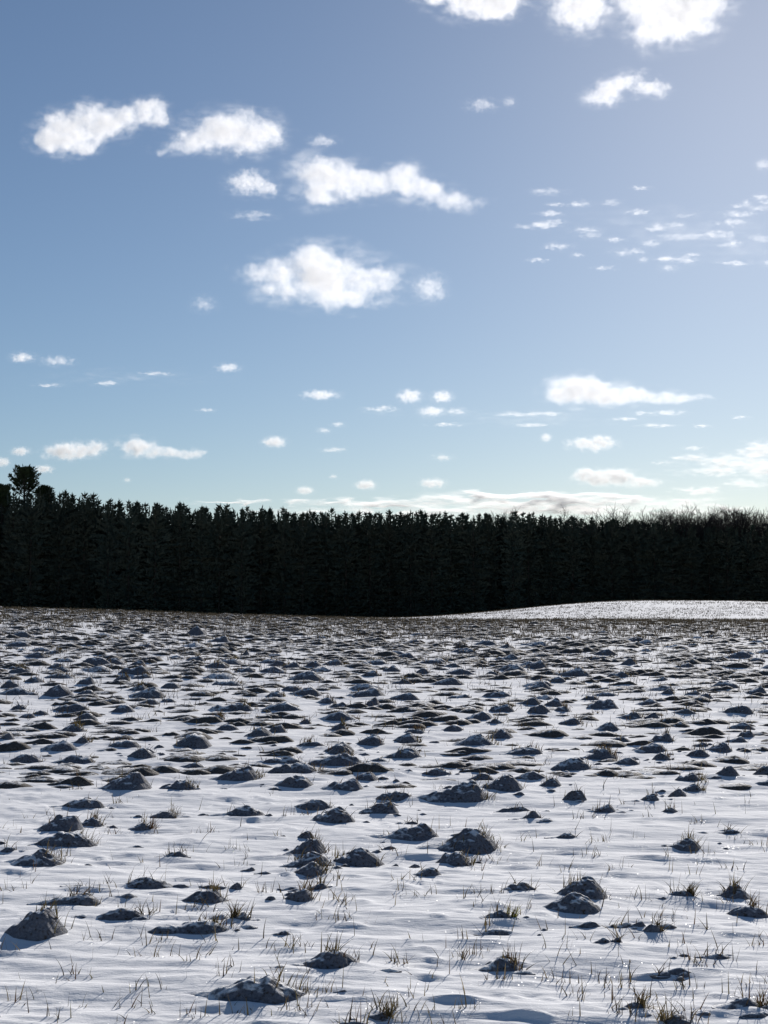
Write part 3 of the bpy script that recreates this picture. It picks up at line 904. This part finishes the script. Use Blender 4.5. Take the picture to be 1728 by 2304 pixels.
def build_bare():
    rg = random.Random(91)
    protos = [bare_tree(17, rg.uniform(.7, 1.2), 500 + k) for k in range(6)]
    spots = []
    for px, top in [(1120, 1143), (1135, 1146), (1290, 1142), (1308, 1148), (1375, 1146), (1392, 1136), (1412, 1142), (1432, 1150), (1448, 1146), (1470, 1148), (1488, 1140), (1505, 1146),
                    (1524, 1142), (1540, 1150), (1556, 1126), (1572, 1146), (1590, 1143), (1606, 1150), (1618, 1138), (1636, 1146), (1650, 1142), (1668, 1150), (1684, 1138), (1700, 1146), (1716, 1142), (1735, 1148), (1755, 1140), (1775, 1146)]:
        spots.append((px, top - 5))
        if px > 1300: spots.append((px + rg.uniform(3, 14), top + rg.uniform(-4, 12)))
    for k, (px, top) in enumerate(spots):
        y = edge_y((px - 864) / FPX * 235) + rg.uniform(4, 20)
        x = (px - 864) / FPX * y
        z = float(base_z(x, y)) - .05
        cr, tr, mz = protos[rg.randrange(len(protos))]
        h = EYE + (HORIZON - top) / FPX * y - z
        w = rg.uniform(.8, 1.05)
        lab, grp = "leafless tree with fine grey twigs rising over the right end of the wood", "bare trees along the right skyline"
        if px == 1556: lab, grp = "tallest leafless tree on the right skyline, its top clear above the others", None
        elif px in (1290, 1308): lab, grp = "rounded leafless crown standing apart over the spruces, left of the bare row", "two bare crowns apart"
        elif px in (1120, 1135): lab, grp = "faint leafless twigs above the spruces near the picture's middle", "twigs near the middle"
        tree("bare_tree", cr, tr, x, y, z, (w, w, h / mz), rg.uniform(0, 6.28), lab, "tree", grp)
build_bare()

# ------------------------------------------------------------------ clouds: real volumes, each in its own place
K = 1728.0 / 1659.0
def cloud(label, ells, tau=2.5, erode=.85, nsc=3.3, stretch=1.0, soft=.42, group=None, name="cloud", g=.34, base=None, dmul=1.0):
    """ells: ellipses in photo pixels (at 1659 wide): cx, cy, rx, ry"""
    E = [(cx * K, cy * K, rx * K, ry * K) for cx, cy, rx, ry in ells]
    x0 = min(e[0] - e[2] for e in E); x1 = max(e[0] + e[2] for e in E)
    y0 = min(e[1] - e[3] for e in E); y1 = max(e[1] + e[3] for e in E)
    cx, cy = (x0 + x1) / 2, (y0 + y1) / 2
    d = ray(cx, cy)
    el = math.atan2(d[2], math.hypot(d[0], 1))
    D = min(max(1000.0 / math.tan(max(el, .02)), 2200.0), 14000.0) * dmul
    mpp = D / FPX
    S = .5 * max(x1 - x0, y1 - y0) * mpp
    P = Vector((d[0], d[1], d[2])) * D + Vector((0, 0, EYE))
    L = []
    for ex, ey, rx, ry in E:
        thick = min(rx, 1.1 * ry)
        L.append(((ex - cx) * mpp / S, 0.0 + random.uniform(-.1, .1) * thick * mpp / S, (cy - ey) * mpp / S, 1.14 * rx * mpp / S, 1.16 * thick * mpp / S, 1.2 * ry * mpp / S / math.cos(el)))
    # domain mesh
    bm = bmesh.new()
    for (a, b, c, rx, ry, rz) in L:
        M = Matrix.Translation((a, b, c)) @ Matrix.Diagonal((rx * 1.1, ry * 1.1, rz * 1.1, 1))
        bmesh.ops.create_icosphere(bm, subdivisions=3 if len(L) > 1 else 3, radius=1.0, matrix=M)
    me = bpy.data.meshes.new(name); bm.to_mesh(me); bm.free()
    if len(L) > 1:
        tmp = bpy.data.objects.new("tmp", me); COL.objects.link(tmp)
        md = tmp.modifiers.new("r", 'REMESH'); md.mode = 'VOXEL'; md.voxel_size = max(.02, min(min(l[5] for l in L) * .3, .06))
        dg = bpy.context.evaluated_depsgraph_get()
        me2 = bpy.data.meshes.new_from_object(tmp.evaluated_get(dg))
        bpy.data.objects.remove(tmp); bpy.data.meshes.remove(me)
        me = me2; me.name = name
    # material
    m, n, l = new_mat("cloud_vapour")
    out = n.new("ShaderNodeOutputMaterial")
    tc = n.new("ShaderNodeTexCoord")
    def vm(op, a, b):
        q = n.new("ShaderNodeVectorMath"); q.operation = op
        l.new(a, q.inputs[0])
        if isinstance(b, tuple): q.inputs[1].default_value = b
        else: l.new(b, q.inputs[1])
        return q.outputs[0]
    def mt(op, a, b, c=None):
        q = n.new("ShaderNodeMath"); q.operation = op
        for i, v in enumerate((a, b, c)):
            if v is None: continue
            if isinstance(v, (int, float)): q.inputs[i].default_value = v
            else: l.new(v, q.inputs[i])
        return q.outputs[0]
    seed = (random.uniform(-50, 50), random.uniform(-50, 50), random.uniform(-50, 50))
    O = tc.outputs["Object"]
    q1 = vm('MULTIPLY', vm('ADD', O, seed), (1.0, 1.0, stretch))
    wv = n.new("ShaderNodeTexNoise"); wv.inputs["Scale"].default_value = nsc * .9; wv.inputs["Detail"].default_value = 2
    l.new(q1, wv.inputs["Vector"])
    rmin = min(l_[5] for l_ in L)
    w = vm('MULTIPLY', vm('SUBTRACT', wv.outputs["Color"], (.5, .5, .5)), (.30, .30, min(.30, rmin * 1.2)))
    Pn = vm('ADD', O, w)
    rho = None
    for (a, b, c, rx, ry, rz) in L:
        v = vm('MULTIPLY', vm('SUBTRACT', Pn, (a, b, c)), (1 / rx, 1 / ry, 1 / rz))
        q = n.new("ShaderNodeVectorMath"); q.operation = 'LENGTH'; l.new(v, q.inputs[0])
        rho = q.outputs["Value"] if rho is None else mt('SMOOTH_MIN', rho, q.outputs["Value"], .25)
    nz = n.new("ShaderNodeTexNoise"); nz.inputs["Scale"].default_value = nsc; nz.inputs["Detail"].default_value = 9; nz.inputs["Roughness"].default_value = .72
    l.new(q1, nz.inputs["Vector"])
    fb = n.new("ShaderNodeMapRange"); fb.inputs["From Min"].default_value = .30; fb.inputs["From Max"].default_value = .72
    l.new(nz.outputs["Fac"], fb.inputs["Value"])
    dd = mt('SUBTRACT', mt('SUBTRACT', 1.0, rho), mt('MULTIPLY', fb.outputs[0], erode))
    mr = n.new("ShaderNodeMapRange"); mr.interpolation_type = 'SMOOTHSTEP'
    mr.inputs["From Min"].default_value = 0; mr.inputs["From Max"].default_value = soft
    thick_w = 2 * max(l_[4] for l_ in L) * S
    mr.inputs["To Max"].default_value = tau / thick_w * 1.45
    l.new(dd, mr.inputs["Value"])
    nv = n.new("ShaderNodeTexNoise"); nv.inputs["Scale"].default_value = nsc * 1.7; nv.inputs["Detail"].default_value = 7; nv.inputs["Roughness"].default_value = .7
    l.new(vm('MULTIPLY', q1, (.7, 1.0, 1.6)), nv.inputs["Vector"])
    fv = n.new("ShaderNodeMapRange"); fv.interpolation_type = 'SMOOTHSTEP'; fv.inputs["From Min"].default_value = .50; fv.inputs["From Max"].default_value = .68
    fv.inputs["To Max"].default_value = mr.inputs["To Max"].default_value * .24
    l.new(nv.outputs["Fac"], fv.inputs["Value"])
    ev = n.new("ShaderNodeMapRange"); ev.interpolation_type = 'SMOOTHSTEP'; ev.inputs["From Min"].default_value = 1.08; ev.inputs["From Max"].default_value = .60
    l.new(rho, ev.inputs["Value"])
    nh = n.new("ShaderNodeTexNoise"); nh.inputs["Scale"].default_value = nsc * 2.1; nh.inputs["Detail"].default_value = 5; nh.inputs["Roughness"].default_value = .65
    l.new(q1, nh.inputs["Vector"])
    fh = n.new("ShaderNodeMapRange"); fh.interpolation_type = 'SMOOTHSTEP'; fh.inputs["From Min"].default_value = .36; fh.inputs["From Max"].default_value = .60
    fh.inputs["To Min"].default_value = .26
    l.new(nh.outputs["Fac"], fh.inputs["Value"])
    body = mt('MULTIPLY', mr.outputs[0], fh.outputs[0])
    dens = mt('ADD', body, mt('MULTIPLY', fv.outputs[0], ev.outputs[0]))
    vs = n.new("ShaderNodeVolumeScatter"); vs.inputs["Anisotropy"].default_value = g
    vs.inputs["Color"].default_value = (1, 1, 1, 1)
    l.new(dens, vs.inputs["Density"])
    l.new(vs.outputs[0], out.inputs["Volume"])
    me.materials.clear(); me.materials.append(m)
    o = link(name, me, None, P); o.scale = (S, S, S)
    tag(o, label, "cloud", group)
    return o

BIG = "puffy clouds across the blue sky"
LOW = "small low clouds above the wood"
cloud("slanting puffy cloud farthest left in the upper sky, hooked at its right end", [(150, 285, 95, 52), (215, 262, 95, 48), (120, 300, 70, 40), (268, 246, 60, 30), (318, 238, 62, 34), (345, 250, 36, 30), (175, 315, 60, 28)], 3.5, .7, group=BIG)
cloud("dome-shaped puffy cloud second from left in the upper sky", [(500, 282, 130, 56), (430, 305, 90, 36), (560, 290, 78, 48), (395, 318, 75, 20), (352, 328, 40, 12)], 3.5, .7, group=BIG)
cloud("thin wisp right of the dome-shaped cloud", [(698, 305, 46, 16)], .8, .8, 2.5, group="thin wisps")
cloud("small curled cloud left of the double-humped cloud at upper centre", [(540, 395, 66, 34), (578, 405, 34, 24)], 2.2, .8, group=BIG)
cloud("double-humped puffy cloud at upper centre with a tail to the right", [(700, 385, 105, 58), (690, 425, 80, 40), (770, 400, 90, 44), (800, 390, 90, 44), (858, 380, 72, 40), (890, 404, 70, 38), (930, 420, 85, 32), (985, 436, 85, 28)], 3.2, .75, group=BIG)
cloud("largest puffy cloud, triangular with a flat base, left of centre", [(705, 605, 180, 66), (690, 565, 105, 56), (730, 645, 170, 32), (790, 605, 100, 50), (600, 590, 90, 34), (545, 583, 60, 24), (610, 630, 80, 34)], 3.5, .75, 3.0, group=BIG)
cloud("ragged scrap right beside the largest cloud's right tip", [(928, 622, 48, 40), (950, 635, 30, 18)], 1.4, .85, group="thin wisps")
cloud("bright cloud cut by the top edge at the centre", [(1030, 0, 125, 46), (1090, 10, 70, 38), (960, -20, 100, 40)], 3.5, .7, group=BIG)
cloud("bright cloud cut by the top edge, the middle one of three", [(1255, 10, 92, 72), (1240, -40, 90, 60)], 3.5, .7, group=BIG)
cloud("largest bright cloud cut by the top edge at right", [(1455, 30, 130, 72), (1400, -20, 120, 70), (1500, 0, 100, 70), (1420, 70, 80, 48), (1520, 62, 60, 30)], 3.5, .7, group=BIG)
cloud("arched ragged cloud below the bright top edge clouds", [(1300, 208, 60, 28), (1330, 190, 54, 32), (1360, 180, 58, 32), (1405, 190, 56, 26)], 2.2, .8, 3, group=BIG)
cloud("faint wisp left of the arched ragged cloud", [(1040, 226, 50, 18)], .8, .9, group="thin wisps")
cloud("tiny faint wisp between the arched cloud and another wisp", [(1100, 220, 22, 14)], .6, .9, group="thin wisps")
cloud("long puffy cloud with a thin tail to the right, right of centre", [(1255, 845, 96, 42), (1225, 855, 66, 30), (1340, 855, 120, 28), (1420, 860, 110, 18), (1480, 862, 80, 11)], 3.5, .6, 3, group=BIG)
cloud("flat puffy cloud under the long tailed one", [(1278, 960, 70, 17), (1300, 952, 34, 14)], 2.5, .6, group=LOW)
cloud("tiny puff left of a flat puffy cloud under the long tailed one", [(1180, 945, 16, 12)], 1.5, .6, group=LOW)
cloud("puffy cloud low over the bare trees, left of the layered bank", [(1310, 1032, 90, 24), (1270, 1028, 46, 20), (1380, 1042, 70, 14)], 3, .6, group=LOW)
cloud("puffy low cloud pair, left member, above the fan-crowned pine", [(140, 975, 56, 24), (180, 972, 52, 22), (205, 965, 32, 18)], 3, .6, group=LOW)
cloud("puffy low cloud with a long slope to the right, next to the pair member", [(290, 965, 58, 24), (340, 978, 70, 17), (405, 980, 52, 14)], 3, .6, group=LOW)
cloud("small puff left of the two long low clouds", [(45, 975, 28, 12)], 2, .6, group=LOW)
cloud("small puff cut by the left edge above the fan-crowned pine", [(5, 998, 24, 13)], 2, .6, group=LOW)
cloud("small puff just right of the fan-crowned pine's top", [(95, 1013, 28, 11)], 2, .6, group=LOW)
cloud("lone oval puff low over the wood left of centre", [(592, 955, 34, 15)], 2.5, .55, group=LOW)
cloud("small puff close above the wood at the centre", [(790, 1048, 32, 13)], 2.5, .55, group=LOW)
cloud("small puff close above the wood right of the centre one", [(935, 1044, 38, 14)], 2.2, .6, group=LOW)
cloud("small puff close above the wood left of the centre one", [(658, 1060, 26, 12)], 2, .6, group=LOW)
cloud("left puff of a pair at centre height above small flecks", [(886, 856, 36, 18)], 2.2, .65, group=LOW)
cloud("right puff of a pair at centre height above small flecks", [(955, 857, 32, 16)], 2.2, .65, group=LOW)
cloud("small puff hanging below the pair of puffs at centre", [(932, 888, 36, 14)], 2, .65, group=LOW)
cloud("flat puff left of the pair of puffs at centre", [(694, 853, 52, 13)], 1.8, .65, group=LOW)
cloud("small puff at far left below the slanting cloud", [(48, 772, 36, 14)], 1.8, .7, group=LOW)
cloud("faint streak right of the small puff at far left", [(122, 780, 52, 15)], .9, .8, group="thin wisps")
cloud("small flat puff left of centre in clear sky", [(494, 794, 36, 12)], 1.5, .7, group=LOW)
cloud("faint broken wisp left below the largest cloud", [(440, 657, 40, 24)], .6, .95, group="thin wisps")
cloud("bright layered cloud bank at the right edge above the bare trees", [(1580, 1000, 130, 24), (1640, 975, 60, 28), (1540, 1020, 130, 14), (1680, 1010, 120, 34), (1500, 990, 70, 12), (1620, 1045, 90, 16)], 2.6, .75, 5, 3.0, group="cloud banks", name="cloud_bank")
cloud("thin cloud streak under the layered bank at right", [(1510, 1060, 75, 12)], 1.8, .7, 3, 3, group="cloud banks", name="cloud_bank")
cloud("long cream cloud bank lying along the treetops", [(620, 1084, 290, 10), (860, 1086, 330, 15), (1120, 1076, 330, 20), (900, 1106, 460, 14), (1200, 1098, 360, 20), (1350, 1086, 240, 18), (1480, 1100, 220, 16)], 3.0, .5, 7, 5.0, group="cloud banks", name="cloud_bank", dmul=1.0)
def flecks():
    rg = random.Random(3)
    F = [(1160, 487, 62, 8), (1200, 480, 30, 7), (1385, 406, 26, 5), (1320, 438, 26, 8), (1185, 415, 46, 9), (1545, 507, 70, 9), (1470, 512, 60, 8), (1585, 480, 50, 9), (1600, 462, 46, 6), (1640, 450, 40, 8), (1645, 425, 26, 7),
         (1355, 545, 46, 11), (1405, 525, 28, 9), (1247, 551, 18, 6), (1160, 562, 30, 5), (1590, 568, 44, 6), (1570, 530, 34, 7), (1640, 515, 34, 9), (1650, 355, 24, 12), (1380, 458, 34, 6), (1480, 465, 36, 6), (1420, 495, 46, 6), (1330, 518, 28, 5),
         (1130, 896, 78, 6), (1190, 894, 34, 6), (1150, 917, 56, 5), (1395, 893, 34, 5), (1450, 892, 42, 7), (1350, 905, 40, 4), (1420, 920, 50, 4), (820, 884, 42, 7), (985, 889, 30, 7), (970, 917, 52, 4), (730, 917, 20, 5), (700, 930, 18, 6), (722, 971, 32, 6),
         (955, 988, 30, 7), (445, 886, 24, 4), (230, 828, 34, 5), (340, 808, 46, 5), (105, 832, 34, 4), (1515, 920, 26, 4), (1600, 902, 24, 4), (1500, 968, 30, 5), (1430, 1000, 26, 5), (1100, 1072, 50, 5), (275, 1037, 10, 5), (720, 1030, 12, 5), (545, 466, 60, 12)]
    F = [(rg.gauss(1450, 130), 430 + 150 * rg.random(), rg.uniform(14, 40), rg.uniform(4, 9)) for _ in range(22)] + F
    for k, (x, y, rx, ry) in enumerate(F):
        if y < 600: lab, grp = "thin white cloud fleck in the scattered field of flecks at upper right", "cloud flecks at upper right"
        else: lab, grp = "thin white cloud streak floating low between the puffs", "thin low cloud streaks"
        if k == len(F) - 1: lab, grp = "faint streaky wisp under the small curled cloud", "thin wisps"
        cloud(lab, [(x, y, rx * 1.15, ry * 1.35)], rg.uniform(.45, .9) if y < 600 else 1.1, .85, 2.6, 1.8, group=grp)
cloud("broad faint veil of cloud behind the flecks at upper right", [(1500, 500, 330, 46), (1380, 470, 260, 34), (1600, 540, 200, 40)], .30, .95, 6, 4.0, soft=.9, group="veils", name="cloud_veil", dmul=1.25)
cloud("faint streaky veil between the long tailed cloud and the wood's middle", [(1150, 905, 300, 22), (980, 893, 240, 18)], .35, .95, 6, 4.5, soft=.9, group="veils", name="cloud_veil", dmul=1.2)
cloud("faint streaky veil low at left above the two long low clouds", [(260, 815, 260, 22)], .22, .95, 5, 4.5, soft=.9, group="veils", name="cloud_veil", dmul=1.2)
flecks()
